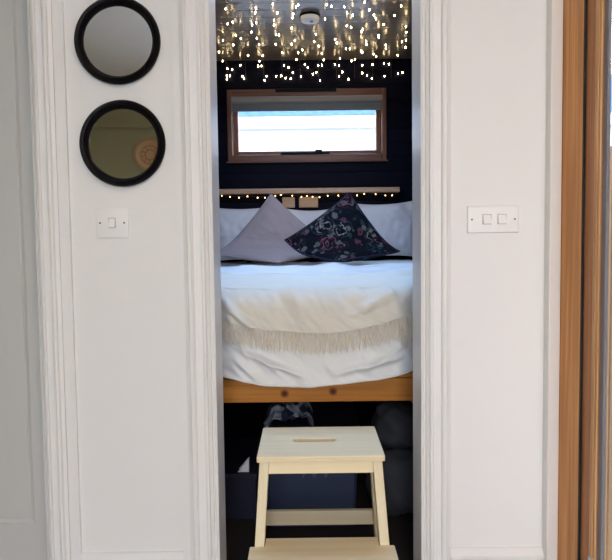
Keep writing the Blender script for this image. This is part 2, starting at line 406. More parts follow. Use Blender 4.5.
# ------------------------------------------------------------------ setting: glazed pine door on the right
d2 = sroot('door_2', (RX+.03, 1.0, 0), 'glazed pine outer door with timber frame at the right', 'glazed door')
f_ = MB(); f_.box(RX+.0005, RX+.0056, 1.490, 1.6395, 0, 2.12); f_.box(RX+.0055, .745, 1.537, 1.6395, 0, 2.12)
obj('door_frame', f_, 'frame_v', d2, bev=.003)
f_ = MB(); f_.box(RX+.0005, .745, -.07, .0, 0, 2.12); obj('door_frame', f_, 'frame_v', d2, bev=.004)
f_ = MB(); f_.box(RX+.0005, .745, 0, 1.490, 2.045, 2.12); obj('door_frame', f_, 'frame_y', d2, bev=.004)
gk = MB(); gk.box(RX+.0006, RX+.0056, 1.4835, 1.4898, 0, 2.044); obj('gap_shadow', gk, 'gap_shadow', d2)  # black strip painted as the shadow line between frame and leaf
LXa, LXb = RX+.006, RX+.058
for (ya, yb) in ((.01, 1.535),):
    s1 = MB(); s1.box(LXa, LXa+.0135, yb-.131, yb, .02, 2.035); s1.box(LXa+.013, LXb, yb-.048, yb, .02, 2.035); obj('stile', s1, 'frame_red', d2, bev=.003)
    s1 = MB(); s1.box(LXa, LXb, ya, ya+.131, .02, 2.035); obj('stile', s1, 'frame_red', d2, bev=.003)
    s1 = MB(); s1.box(LXa, LXb, ya+.131, yb-.131, .02, .20); s1.box(LXa, LXb, ya+.131, yb-.131, 1.94, 2.035); obj('rail', s1, 'frame_y', d2)
    bd = MB()
    for (q, w, h) in ((yb-.099, .008, .0025), (yb-.111, .007, .0040), (yb-.123, .006, .003)):
        bd.box(LXa-h, LXa+.001, q-w, q, .03, 2.03)
    obj('glazing_bead', bd, 'bead', d2, bev=.0012)
    sl = MB(); sl.box(LXa+.002, LXa+.010, yb-.150, yb-.1312, .20, 1.94); sl.box(LXa+.003, LXa+.020, ya+.1312, ya+.145, .20, 1.94)
    obj('rubber_seal', sl, 'seal', d2)
    obj('pane', MB().box(LXa+.0102, LXa+.0135, ya+.130, yb-.1315, .19, 1.95), 'glass', d2)
hb = MB(); hb.box(LXa-.007, LXa+.001, 1.408, 1.432, .175, .33); obj('handle_plate', hb, 'metal', d2, bev=.003)
hk = MB(); hk.tube([(LXa-.006, 1.420, .292), (LXa-.020, 1.419, .292), (LXa-.026, 1.413, .292), (LXa-.026, 1.38, .290), (LXa-.026, 1.34, .286)], .008, 10); obj('door_handle', hk, 'metal', d2, smooth=.8)

# ------------------------------------------------------------------ setting: alcove window
w1 = sroot('window_1', (.018, BACK, WZ0), 'small mahogany framed window above the bed', 'window')
f_ = MB(); y0, y1 = BACK-.022, BACK+.10
f_.box(WX0, WX0+.030, y0, y1, WZ0, WZ1); obj('window_frame', f_, 'win_z', w1, bev=.003)
f_ = MB(); f_.box(WX1-.030, WX1, y0, y1, WZ0, WZ1); obj('window_frame', f_, 'win_z', w1, bev=.003)
f_ = MB(); f_.box(WX0+.03, WX1-.03, y0, y1, WZ1-.075, WZ1); obj('window_frame', f_, 'win_x', w1, bev=.003)
f_ = MB(); f_.box(WX0+.03, WX1-.03, y0, y1, WZ0, WZ0+.042); obj('window_frame', f_, 'win_x', w1, bev=.003)
f_ = MB(); f_.box(WX0-.010, WX1+.010, BACK-.030, BACK-.0005, WZ0-.008, WZ0); obj('window_sill', f_, 'win_x', w1)
# sash
q0, q1 = BACK+.020, BACK+.075
for a, b in ((-.468, -.436), (.474, .505)):
    f_ = MB(); f_.box(a, b, q0, q1, WZ0+.042, WZ1-.075); obj('sash', f_, 'win_z', w1, bev=.004)
f_ = MB(); f_.box(-.436, .474, q0, q1, WZ0+.042, WZ0+.0715); obj('sash', f_, 'win_x', w1, bev=.004)
f_ = MB(); f_.box(-.436, .474, q0, q1, 1.945, WZ1-.075); obj('sash', f_, 'win_x', w1, bev=.004)
obj('pane', MB().box(-.438, .476, BACK+.046, BACK+.052, WZ0+.068, 1.948), 'glass', w1)
hn = MB(); hn.box(-.155, .165, BACK-.012, q0+.001, 1.640, 1.655); hn.box(.07, .115, BACK-.02, BACK-.006, 1.643, 1.668)
obj('window_handle', hn, 'black', w1, bev=.003)
vn = MB(); vn.box(-.185, .212, BACK-.036, y0+.0005, WZ1-.022, WZ1-.001); obj('vent', vn, 'black', w1, bev=.003)
bl = thing('roller_blind', 'rolled up taupe blind across the top of the small window', 'blind', (.018, BACK-.022, 1.92))
c_ = MB(); c_.prism([(0, 0), (.030, .004), (.034, .012), (.034, .036), (.026, .044), (0, .046)], lambda d, z: (-.470, BACK-.0225-d, 1.964+z), lambda d, z: (.507, BACK-.0225-d, 1.964+z))
obj('cassette', c_, 'blind_a', bl)
c_ = MB(); c_.box(-.464, .500, BACK-.040, BACK-.034, 1.922, 1.966); obj('blind_fabric', c_, 'blind_b', bl)
c_ = MB(); c_.box(-.464, .500, BACK-.044, BACK-.030, 1.914, 1.924); obj('bottom_bar', c_, 'blind_b', bl, bev=.003)

# ------------------------------------------------------------------ round mirrors
def round_mirror(cx, cz, R, label):
    t = thing('round_mirror', label, 'mirror', (cx, W0, cz-R), 'round mirrors with black frames')
    r = MB(); G = R-.0215
    r.lathe([(R-.006, 0), (R-.001, -.006), (R, -.013), (R-.003, -.020), (R-.009, -.0245), (R-.014, -.0230), (R-.0165, -.0185), (R-.0190, -.0165), (G, -.0105), (G-.0015, -.006), (G-.0015, 0)], (cx, W0-.0005, cz), 'y', 96, closed=True)
    obj('mirror_frame', r, 'black', t, smooth=.7)
    g = MB(); g.lathe([(G, -.004), (G, -.0065)], (cx, W0, cz), 'y', 96); obj('mirror_glass', g, 'mirror', t)
round_mirror(-.4862, 1.6237, .1130, 'upper round black framed mirror, cut by the top edge, reflecting pale grey')
round_mirror(-.4805, 1.3572, .1137, 'lower round black framed mirror reflecting a dim olive wall')

# ------------------------------------------------------------------ light switches
def switch(name, label, x0, x1, z0, z1, rockers, rw, rh, screws):
    t = thing(name, label, 'light switch', ((x0+x1)/2, W0, z0))
    b = MB(); b.prism([(x0, z0), (x1, z0), (x1, z1), (x0, z1)], lambda x, z: (x, W0, z), lambda x, z: (x, W0-.0075, z)); b.bevel(.0025, 3)
    obj('switch_plate', b, 'white_plastic', t, smooth=.6)
    zc = (z0+z1)/2
    for xr in rockers:
        s_ = MB(); x_, h_ = rw/2, rh/2
        s_.box(xr-x_-.0015, xr+x_+.0015, W0-.0088, W0-.0074, zc-h_-.0015, zc+h_+.0015); obj('rocker_surround', s_, 'surround', t)
        k = MB(); k.hexa([(xr-x_, W0-.0080, zc-h_), (xr+x_, W0-.0080, zc-h_), (xr+x_, W0-.0080, zc+h_), (xr-x_, W0-.0080, zc+h_)],
                         [(xr-x_, W0-.0165, zc-h_), (xr+x_, W0-.0165, zc-h_), (xr+x_, W0-.0092, zc+h_), (xr-x_, W0-.0092, zc+h_)])
        obj('rocker', k, 'rocker', t, bev=.0012)
    for xs in screws:
        k = MB(); k.lathe([(.0026, -.0070), (.0026, -.0084), (.0018, -.0088)], (xs, W0, zc), 'y', 16); obj('screw', k, 'screw', t)
switch('light_switch', 'square single white light switch below the round mirrors', -.5588, -.4728, 1.1083, 1.1885, [-.5155], .0150, .0240, (-.5480, -.4835))
switch('light_switch', 'wide double white light switch on the right wall panel', .4333, .5700, 1.1095, 1.1815, [.4845, .5245], .0210, .0240, (.4445, .5590))

# ------------------------------------------------------------------ bed
FY = 2.045    # foot face of the bedding
bed = thing('bed', 'pine framed bed raised high in the alcove', 'bed', (.035, 2.9, 0))
railm = wood('honey_pine_rail', (.54, .215, .035), (.38, .13, .018), 'x', .7, .5, spec=.2,
             knots=[((-.0795-.035, 2.083-2.9, .5625), .014), ((.088-.035, 2.083-2.9, .5680), .014)])
r = MB(); r.box(-.655, .735, 2.083, 2.105, .532, .612); obj('front_rail', r, railm, bed, bev=.003)
r = MB(); r.box(-.655, .735, 2.089, 2.150, .6125, .629); obj('rail_ledge', r, railm, bed, bev=.003)
for x in (-.655, .710):
    r = MB(); r.box(x, x+.025, 2.105, 4.0, .52, .612); obj('side_rail', r, 'shelfwood', bed)
for x in (-.655, .675):
    for y in (2.106, 3.93):
        r = MB(); r.box(x+.001, x+.059, y, y+.06, 0, .531 if y < 3 else .52); obj('leg', r, 'shelfwood', bed)
r = MB(); r.box(-.630, .710, 2.15, 3.99, .60, .6120); obj('bed_slats', r, 'shelfwood', bed)
mt = MB(); mt.prism([(-.640, 4.0), (-.640, 2.45), (-.52, 2.33), (-.30, 2.185), (-.20, 2.155), (.27, 2.155), (.37, 2.185), (.59, 2.33), (.715, 2.45), (.715, 4.0)], lambda x, y: (x, y, .6295), lambda x, y: (x, y, .850)); tag(obj('mattress', mt, 'mattress', bev=.04), 'mattress under the white duvet', 'mattress')

def top_z(X, Y):
    z = .905 + .030*ss(2.2, 3.5, Y)
    z += .008*nz(X*3.1, Y*3.3, 1.3) + .010*nz(X*5, Y*17, 4.2) + .004*nz(X*13, Y*26, 1.2)
    z += .036*ss(2.98, 3.10, Y)*(1-ss(3.12, 3.24, Y))*max(0, .65+nz(X*6.5, 3.7, .2))
    z += .010*math.exp(-((Y-2.55-.22*X)/.020)**2)*ss(-.05, .25, X)+.009*math.exp(-((Y-2.27-.34*(X-.2))/.018)**2)*ss(.1, .3, X)
    return z
def hem_z(X):
    d = X+.055
    return .597+(.62*d*d if d < 0 else .27*d*d)+.004*nz(X*7, 2.2, 9.)
def foot_y(X):
    s = max(0., abs(X-.035)-.235)
    return FY+min(.16, .42*s*s/.14)
RAD = .055
def bed_pt(X, t, off=0., folds=1.):
    """point of the bedding: t>0 lies on top (metres back from the fold), t<0 hangs (0..-1 down to the hem)"""
    fy = foot_y(X)
    if t >= 0:
        Y = fy+RAD+t; zz = top_z(X, Y)
        return Vector((X, Y, zz+off))
    zt = top_z(X, fy+RAD)
    hang = zt-RAD-hem_z(X); L = RAD*PI/2+hang; d = -t*L
    if d < RAD*PI/2:
        a = d/RAD; y, z = fy+RAD-RAD*math.sin(a), zt-RAD+RAD*math.cos(a); ny, nzv = -math.sin(a), math.cos(a)
    else: y, z = fy, zt-RAD-(d-RAD*PI/2); ny, nzv = -1, 0
    w = ss(0, .14, d)
    b = .016*ss(0, .3, d)
    dev = .012*nz(X*5.2+z*4.0, z*3.1, 2.0)+.012*nz(X*15+z*13, z*9, 7.7)+.006*nz(X*34+z*24, z*26, 5.1)+.013*nz(X*9, z*1.2, 3.3)*w
    for (x1, z1, x2, z2, am, wd) in ((-.285, .885, -.165, .79, .012, .011), (-.27, .86, -.20, .70, .010, .010), (-.21, .715, -.03, .640, .011, .010), (-.15, .70, -.09, .635, .007, .008), (-.25, .70, -.17, .625, .008, .010), (.33, .70, .10, .645, .008, .012), (.34, .74, .2, .66, .006, .010), (.31, .90, .15, .845, .007, .012)):
        ux, uz = x2-x1, z2-z1; ll = math.hypot(ux, uz); ux /= ll; uz /= ll
        s = (X-x1)*ux+(z-z1)*uz; pr = (X-x1)*-uz+(z-z1)*ux
        dev += 2.1*am*math.exp(-(pr/wd)**2)*ss(-.03, .05, s)*(1-ss(ll-.05, ll+.04, s))
    return Vector((X, y+ny*(b+dev*folds+off), z+nzv*(b+dev*folds+off)))

dv = MB(); X0, X1 = -.62, .69
def duv(u, v):
    X = X0+(X1-X0)*u
    t = 1.80*(1-v/.5) if v < .5 else -(v-.5)/.5
    return bed_pt(X, t if v != .5 else 0.)
dv.grid(duv, 220, 280)
du = thing('duvet', 'white cotton duvet hanging over the foot of the bed', 'duvet', (.035, 2.9, .6))
o = obj('cover', dv, 'duvet', du, smooth=3.1)
sm = o.modifiers.new('thick', 'SOLIDIFY'); sm.thickness = .010; sm.offset = -1
hm = MB()
hm.tube([bed_pt(X0+(X1-X0)*i/90, -.985, .0015) for i in range(91)], .0042, 8)
obj('hem', hm, 'duvet', du, smooth=3.1)

# cream throw laid across the foot end, fringed along its lower edge
def fr_z(X):
    d = X-.03
    return .782+min(.066, .46*d*d if d < 0 else .58*d*d)+.006*nz(X*9, 1.1, 5.)
def bed_at_z(X, z, off):
    lo, hi = -.999, -.0
    for _ in range(22):
        m_ = (lo+hi)/2
        if bed_pt(X, m_, off).z < z: lo = m_
        else: hi = m_
    return lo
th = thing('throw', 'cream cotton throw with a long fringe draped across the bed foot', 'throw blanket', (.035, 2.1, .72))
TX0, TX1 = -.56, .62
tb = MB(); cache = {}
def thr(u, v):
    X = TX0+(TX1-TX0)*u
    if X not in cache: cache[X] = bed_at_z(X, fr_z(X), .012)
    tl = cache[X]
    if v < .3: t = .62*(1-v/.3) 
    else: t = tl*(v-.3)/.7
    return bed_pt(X, t, .018)
tb.grid(thr, 210, 120)
o = obj('blanket', tb, 'throw', th, smooth=3.1)
sm = o.modifiers.new('thick', 'SOLIDIFY'); sm.thickness = .004; sm.offset = 0
fg = MB(); rnd = random.Random(3)
for i in range(560):
    X = TX0+.004+(TX1-TX0-.008)*(i+rnd.random()*.8)/560
    z0 = fr_z(X); n_ = 5; ln = .058+.016*rnd.random(); dx = rnd.uniform(-.010, .010); pts = []
    for k in range(n_+1):
        f = k/n_; zz = z0-ln*f; xx = X+dx*f+.0025*math.sin(f*5+i)
        p = bed_pt(xx, bed_at_z(xx, zz, .0), .011+.004*rnd.random()); pts.append((p.x, p.y-.004, zz))
    fg.tube(pts, [.0013, .0016, .0016, .0015, .0014, .0010], 4)
# the gathered corner at the right, fringe tumbling down it
for i in range(170):
    X = rnd.uniform(.318, .366); z0 = rnd.uniform(.775, .915); ln = rnd.uniform(.03, .06); dx = rnd.uniform(-.016, .012); pts = []
    for k in range(5):
        f = k/4; xx = X+dx*f; zz = z0-ln*f
        p = bed_pt(min(xx, .38), bed_at_z(min(xx, .38), min(zz, .915), .0), .013+.006*rnd.random()); pts.append((xx, p.y, p.z))
    fg.tube(pts, [.0013, .0017, .0017, .0015, .001], 4)
obj('fringe', fg, 'fringe', th, smooth=1.5)

# ------------------------------------------------------------------ pillows and cushions
def pillow_mesh(mb, cx, cy, cz, w, h, T, roll=0., tilt=.3, yaw=0., zb=None, seed=0., wr=.006, pinch=.05, nu=56, nv=44):
    """a stuffed pillow in the XZ plane facing -Y; zb: below this height it folds forward over the bed"""
    e1 = Vector((math.cos(roll), 0, math.sin(roll))); e2 = Vector((-math.sin(roll), 0, math.cos(roll)))
    Rz = Matrix.Rotation(yaw, 3, 'Z')
    def P(u, v, side):
        a, b = u, v
        x = a*(w/2)*(1-pinch*(1-b*b)*(a*a)); y = b*(h/2)*(1-pinch*(1-a*a)*(b*b))
        th_ = T/2*(max(0, 1-abs(a)**2.2)**.6)*(max(0, 1-abs(b)**2.2)**.6)
        wv = wr*nz(x*9+seed, y*9, side*2.+seed)+wr*.6*nz(x*24+seed, y*20, side*3.)
        ed = min(1, 6*(1-abs(a)))*min(1, 6*(1-abs(b)))
        th_ = side*(th_+wv*ed)*(1-.5*ss(0, .22, zb-cz-(e1*x+e2*y).z) if zb is not None else 1)
        m = e1*x+e2*y
        H_ = cz+m.z
        rr = .15
        if zb is not None and H_ < zb:
            wl = zb-H_; ph = min(wl/rr, 1.35)
            dy = -rr*(1-math.cos(ph)); dz = -rr*math.sin(ph)
            ex = (wl-rr*ph)*.6
            dy += -math.sin(ph)*ex; dz += -math.cos(ph)*ex
            n = Vector((0, -math.cos(ph), math.sin(ph)))
            p = Vector((m.x, dy, zb-cz+dz))
        else: n = Vector((0, -1, 0)); p = Vector((m.x, 0, m.z))
        # lean backwards above the bend
        hz = (zb if zb is not None else cz-h/2)-cz
        dzt = max(0., p.z-hz)
        p.y += dzt*math.tan(tilt); p.z = p.z-dzt+dzt*math.cos(tilt) if dzt > 0 else p.z
        p = p+n*th_
        p = Rz@p
        return (cx+p.x, cy+p.y, cz+p.z)
    mb.grid(lambda i, j: P(i*2-1, j*2-1, 1), nu, nv)
    mb.grid(lambda i, j: P(i*2-1, j*2-1, -1), nu, nv)
    mb.merge(1e-4); return P
def pillow(name, label, cat, m, group=None, piping=None, **k):
    mb = MB(); P = pillow_mesh(mb, **k)
    t = thing(name, label, cat, (k['cx'], k['cy'], .93), group)
    obj('cushion_cover' if cat == 'cushion' else 'pillowcase', mb, m, t, smooth=3.1)
    if piping:
        ring = [P(-1+2*i/30, -1, 1) for i in range(30)]+[P(1, -1+2*i/30, 1) for i in range(30)]+[P(1-2*i/30, 1, 1) for i in range(30)]+[P(-1, 1-2*i/30, 1) for i in range(31)]
        pm = MB(); pm.tube(ring, .004, 6); obj('piping', pm, piping, t, smooth=3.1)
GP = 'white bed pillows along the back wall'
pillow('bed_pillow', 'white pillow at the left end, behind the mauve cushion', 'pillow', 'pillow', GP, cx=-.405, cy=3.865, cz=1.122, w=.48, h=.37, T=.19, tilt=.16, seed=1.2, wr=.020, pinch=.12)
pillow('bed_pillow', 'white pillow at the right end, behind the floral cushion', 'pillow', 'pillow', GP, cx=.500, cy=3.865, cz=1.138, w=.46, h=.375, T=.19, tilt=.16, seed=5.1, wr=.020, roll=.03, pinch=.12)
pillow('bed_pillow', 'white pillow in the middle, peeping up between the two cushions', 'pillow', 'pillow', GP, cx=.04, cy=3.905, cz=1.115, w=.36, h=.345, T=.13, tilt=.10, seed=8.7, wr=.020, pinch=.12)
pillow('cushion', 'large plain mauve grey square cushion standing on its corner', 'cushion', 'mauve', 'square cushions on the bed', piping='mauve', cx=-.180, cy=3.68, cz=1.000, w=.51, h=.51, T=.15, roll=math.radians(49), tilt=.10, zb=1.145, seed=2.2, wr=.012, pinch=.05)
pillow('cushion', 'dark floral square cushion standing on its corner', 'cushion', 'floral', 'square cushions on the bed', piping='darkbox', cx=.196, cy=3.37, cz=1.032, w=.445, h=.445, T=.15, roll=math.radians(-54), tilt=.14, zb=1.15, seed=4.4, wr=.012, pinch=.05)

# ------------------------------------------------------------------ shelf, its lights, small blocks
sh = MB(); sh.box(-.655, .614, 3.975, BACK-.0005, 1.381, 1.413)
tag(obj('shelf', sh, 'shelfwood', bev=.003), 'long wooden shelf on the navy wall below the window', 'shelf')
def bulb_mesh(r, h):
    bm = bmesh.new(); mb = MB(); mb.bm = bm
    mb.lathe([(.0015, .5*h), (r*.8, .32*h), (r, 0), (r*.75, -.3*h), (.001, -.5*h)], (0, 0, 0), 'z', 8)
    bmesh.ops.recalc_face_normals(bm, faces=bm.faces)
    me = bpy.data.meshes.new('bulb'); bm.to_mesh(me); bm.free()
    for p in me.polygons: p.use_smooth = True
    return me
BM = bulb_mesh(.0027, .010); BM.materials.append(M['bulb'])
BS = bulb_mesh(.0030, .007); BS.materials.append(M['bulb2'])
def add_bulbs(root, pts, me):
    for p in pts:
        o = bpy.data.objects.new('bulb', me); C.objects.link(o); o.parent = root; o.location = Vector(p)-root.location
sl = thing('fairy_light_string', 'row of tiny warm fairy lights along the underside of the shelf', 'string lights', (.0, 3.98, 1.36))
rnd = random.Random(11); pts = []; x = -.60
while x < .60:
    pts.append((x, 3.990, 1.366+rnd.uniform(-.012, .006))); x += rnd.uniform(.035, .075)
wp = MB(); wp.tube([(-.63, 3.990, 1.377)]+[(p[0], p[1]+.004, p[2]+.005) for p in pts]+[(.612, 3.990, 1.377)], .0011, 5); obj('wire', wp, 'wire', sl)
add_bulbs(sl, pts, BS)
for nm, a, b, lab in (('mounted_wooden_block', -.150, -.068, 'left one of two pale wooden blocks under the shelf'), ('mounted_wooden_block', -.040, .085, 'wider right one of two pale wooden blocks under the shelf')):
    k = MB(); k.box(a, b, BACK-.030, BACK-.0005, 1.29, 1.358); tag(obj(nm, k, 'block', bev=.003), lab, 'wooden block', 'wooden blocks under the shelf')

# ------------------------------------------------------------------ fairy lights over the alcove ceiling
ordn = ['first', 'second', 'third', 'fourth', 'fifth', 'sixth', 'seventh', 'eighth', 'ninth', 'tenth', 'eleventh']
for k in range(10):
    rnd = random.Random(40+k); X = -.496+.1185*k
    t = thing('fairy_light_string', f'{ordn[k]} string of warm fairy lights from the left, along the alcove ceiling', 'string lights', (X, 3.3, CZ-.03), 'fairy light strings on the alcove ceiling')
    path = [(X, 2.75, CZ-.006)]; pts = []
    y = 2.80+.06*rnd.random()
    while y < 3.97:
        xx = X+rnd.uniform(-.040, .040)
        if 3.1 < y < 3.4 and k in (4, 5): xx = X+(k*2-9)*abs(xx-X)
        path.append((X+(xx-X)*.6, y, CZ-.010-.008*rnd.random())); pts.append((xx, y, CZ-.026-.022*rnd.random()))
        if rnd.random() < .45: pts.append((xx+(k*2-9 if k in (4, 5) else rnd.choice((-1, 1)))*rnd.uniform(0, .03), y+rnd.uniform(.02, .05), CZ-.026-.03*rnd.random()))
        y += rnd.uniform(.15, .22)
    path.append((X, BACK-.012, CZ-.02))
    for z in (CZ-.045, CZ-.095, CZ-.125):
        xx = X+rnd.uniform(-.05, .05); path.append((X, BACK-.010, z)); pts.append((xx, BACK-.018, z+rnd.uniform(-.014, .014)))
        if rnd.random() < .35: pts.append((xx+rnd.uniform(.015, .035), BACK-.018, z+rnd.uniform(-.018, .01)))
    wm = MB(); wm.tube(path, .0009, 4)
    for p in pts:
        wm.tube([(p[0], p[1], p[2]+.006), (p[0]*.7+X*.3, p[1] if p[1] < 3.99 else BACK-.010, p[2]+.016)], .0007, 4)
    obj('wire', wm, 'wire', t); add_bulbs(t, pts, BM)
sa = thing('smoke_alarm', 'round white smoke alarm on the alcove ceiling among the fairy lights', 'smoke alarm', (.037, 3.24, CZ))
k = MB(); k.lathe([(.003, 0), (.053, 0), (.053, -.010), (.003, -.010)], (.037, 3.24, CZ), 'z', 40); obj('shadow_gap_base', k, 'black', sa, smooth=.6)  # black ring stands in for the shadow gap under the ceiling
k = MB(); k.lathe([(.003, -.010), (.049, -.010), (.050, -.020), (.046, -.031), (.030, -.036), (.003, -.037)], (.037, 3.24, CZ), 'z', 40); obj('alarm_body', k, 'white_plastic', sa, smooth=.6)
k = MB(); k.lathe([(.002, -.0365), (.010, -.0365), (.009, -.040), (.002, -.040)], (.045, 3.225, CZ), 'z', 20); obj('test_button', k, 'screw', sa)

# ------------------------------------------------------------------ step stool in the doorway
st = thing('step_stool', 'pale cream wooden two step stool standing in the doorway', 'step stool', (.037, 1.72, 0))
XC = .0345
tp = MB(); bx0, bx1, by0, by1, zt, tk = XC-.1775, XC+.1775, 1.650, 1.911, .500, .017
outer = [(bx0, by0), (bx1, by0), (bx1, by1), (bx0, by1)]
slot = []
for s, a0 in ((1, -PI/2), (-1, PI/2)):
    for i in range(9):
        a = a0+PI*i/8; slot.append((.0185+s*.046+.017*math.cos(a), 1.787+.017*math.sin(a)))
ed = []
for lp in (outer, slot):
    vs = [tp.bm.verts.new((x, y, zt)) for x, y in lp]
    ed += [tp.bm.edges.new((vs[i], vs[(i+1) % len(vs)])) for i in range(len(vs))]
bmesh.ops.triangle_fill(tp.bm, use_beauty=True, edges=ed)
ex = bmesh.ops.extrude_face_region(tp.bm, geom=tp.bm.faces[:])
bmesh.ops.translate(tp.bm, verts=[v for v in ex['geom'] if isinstance(v, bmesh.types.BMVert)], vec=(0, 0, -tk))
obj('top_board', tp, 'stool', st, bev=.003)
def leg(xt, xb, yt, yb, w, d, ztop, zbot=0.):
    m_ = MB()
    q = lambda x, y, z: [(x-w/2, y, z), (x+w/2, y, z), (x+w/2, y+d, z), (x-w/2, y+d, z)]
    m_.hexa(q(xb, yb, zbot), q(xt, yt, ztop)); return m_
ztop = zt-tk-.0005
XL = lambda s, z, o=0.: XC+s*(.1575+(ztop-z)*.060-o)        # leg centre line, splayed sideways
FYL = lambda z: 1.662-(ztop-z)*.207                           # front face of the front legs
RYL = lambda z: 1.868+(ztop-z)*.12                           # front face of the back legs
for s in (-1, 1):
    obj('leg', leg(XL(s, ztop), XL(s, 0), FYL(ztop), FYL(0), .0265, .044, ztop), 'stoolv', st, bev=.0025)
    obj('leg', leg(XL(s, ztop, -.008), XL(s, 0, -.012), RYL(ztop), RYL(0), .0245, .036, ztop), 'stoolv', st, bev=.0025)
    m_ = MB(); x_ = XL(s, ztop, .0); m_.box(x_-.010, x_+.010, FYL(ztop)+.0445, RYL(ztop)-.0005, ztop-.040, ztop); obj('side_rail', m_, 'stool', st)
def crossbar(nm, z0, z1, ya, yb, o=.0, th_=.018):
    m_ = MB(); a0, a1 = XL(1, z0)-.0135-o, XL(1, z1)-.0135-o; c = XC
    m_.hexa([(2*c-a0, ya, z0), (a0, ya, z0), (a0, ya+th_, z0), (2*c-a0, ya+th_, z0)], [(2*c-a1, yb, z1), (a1, yb, z1), (a1, yb+th_, z1), (2*c-a1, yb+th_, z1)])
    obj(nm, m_, 'stool', st, bev=.002)
crossbar('apron', ztop-.034, ztop, FYL(ztop-.034)+.003, FYL(ztop)+.003)
crossbar('apron', ztop-.034, ztop, RYL(ztop-.034)+.010, RYL(ztop)+.010, -.008)
crossbar('back_crossbar', .1785, .2275, RYL(.1785)+.006, RYL(.2275)+.006, -.0105)
crossbar('step_rail', .205, .2465, FYL(.205)+.0125, FYL(.2465)+.0125)
ZS = .265
sb = MB()
xi = XL(1, ZS)-XC-.0145; xo = .1970; yf = FYL(ZS)-.0012; prof = [(-xo, 1.455), (xo, 1.455), (xo, yf), (xi, yf), (xi, 1.6615), (-xi, 1.6615), (-xi, yf), (-xo, yf)]
sb.prism(prof, lambda x, y: (XC+x, y, ZS-.018), lambda x, y: (XC+x, y, ZS))
obj('lower_step', sb, 'stool', st, bev=.0025)
for s in (-1, 1):
    m_ = MB(); x_ = XL(s, .2)-s*.026; m_.box(x_-.010, x_+.010, 1.475, 1.600, .205, .2465); obj('step_bracket', m_, 'stool', st)

# ------------------------------------------------------------------ things stored under the bed
tb_ = thing('storage_box', 'blue plastic storage box behind the step stool, under the bed', 'storage box', (.015, 2.45, 0))
b = MB(); bt = [(-.165, 2.24, .36), (.190, 2.24, .36), (.190, 2.72, .36), (-.165, 2.72, .36)]
b.hexa([(-.150, 2.255, .002), (.175, 2.255, .002), (.175, 2.705, .002), (-.150, 2.705, .002)], bt); obj('tub', b, 'tub', tb_, bev=.012)
b = MB(); b.box(-.172, .197, 2.232, 2.728, .3605, .385); obj('box_lid', b, 'tublid', tb_, bev=.006)
b = MB()
for i in range(5):
    x = -.012+.022*i; b.tube([(x, 2.2462, .226), (x+.012 if i%2 else x-.012, 2.2475, .198)], .0035, 6)
b.tube([(-.03, 2.2455, .236), (.10, 2.2455, .236)], .004, 6)
obj('grip', b, 'grip', tb_)
cl = MB(); rnd = random.Random(5)
def crump(u, v):
    x = -.165+.185*u; y = 2.25+.28*v
    e = min(1, 8*u)*min(1, 8*(1-u))*min(1, 8*(1-v))
    z = .3875+e*max(.004, .040+.035*nz(x*17, y*14, 2)+.030*nz(x*36, y*30, 6))
    return (x+.012*nz(x*20, y*20, 9), y+.01*nz(x*22, y*18, 4), z)
cl.grid(crump, 46, 46)
o = obj('folded_cloth', cl, 'print', smooth=3.1); sm = o.modifiers.new('thick', 'SOLIDIFY'); sm.thickness = .004; sm.offset = -1
tag(o, 'crumpled navy and white printed cloth on the storage box', 'cloth')
def bag(label, cx, cy, z0, w, h, d, seed):
    t = thing('stuffed_bag', label, 'bag', (cx, cy, z0), 'grey bags under the bed')
    b = MB()
    def f(u, v):
        a = 2*PI*u; ph = PI*v; q = math.sin(ph)**.65; c = math.cos(ph); c = math.copysign(abs(c)**.7, c)
        x, y, z = w/2*q*math.cos(a), d/2*q*math.sin(a), h/2*c
        dn = 1+.14*nz(x*14+seed, y*14, z*16)+.07*nz(x*34+seed, y*30, z*38)
        return (cx+x*dn, cy+y*dn, z0+h/2+max(-h/2, z*dn))
    b.grid(f, 48, 32); b.merge(1e-4); obj('bag_body', b, 'bag', t, smooth=3.1)
    hd_ = MB(); hd_.tube([(cx-w*.2+w*.4*i/10, cy-d*.42-.012*math.sin(PI*i/10), z0+h*.52-.035*math.sin(PI*i/10)+.012) for i in range(11)], .006, 8); obj('carry_strap', hd_, 'bag', t, smooth=3.1)
bag('lower grey stuffed bag on the floor at the right under the bed', .365, 2.42, 0, .27, .262, .30, 3.1)
bag('upper grey stuffed bag resting on another, right under the bed', .362, 2.42, .268, .20, .165, .26, 8.3)
db = thing('cardboard_box', 'dark navy box at the left under the bed', 'box', (-.36, 2.5, 0))
b = MB(); b.box(-.55, -.205, 2.33, 2.75, 0, .158); obj('box_body', b, 'darkbox', db, bev=.004)
b = MB(); b.box(-.555, -.200, 2.325, 2.755, .1585, .184); obj('box_lid', b, 'darkbox', db, bev=.004)
fc = MB(); fc.prism([(0, 0), (.045, 0), (.045, .048), (.042, .047)], lambda x, z: (-.2785+x, 2.345, .1845+z), lambda x, z: (-.2785+x, 2.349, .1845+z))
fc.prism([(0, 0), (.045, 0), (.045, .048), (.042, .047)], lambda x, z: (-.2785+x, 2.375, .1845+z), lambda x, z: (-.2785+x, 2.379, .1845+z)); fc.box(-.2365, -.2335, 2.3485, 2.3755, .1845, .229)
tag(obj('folded_card', fc, 'card'), 'small white folded card on the dark box', 'card')

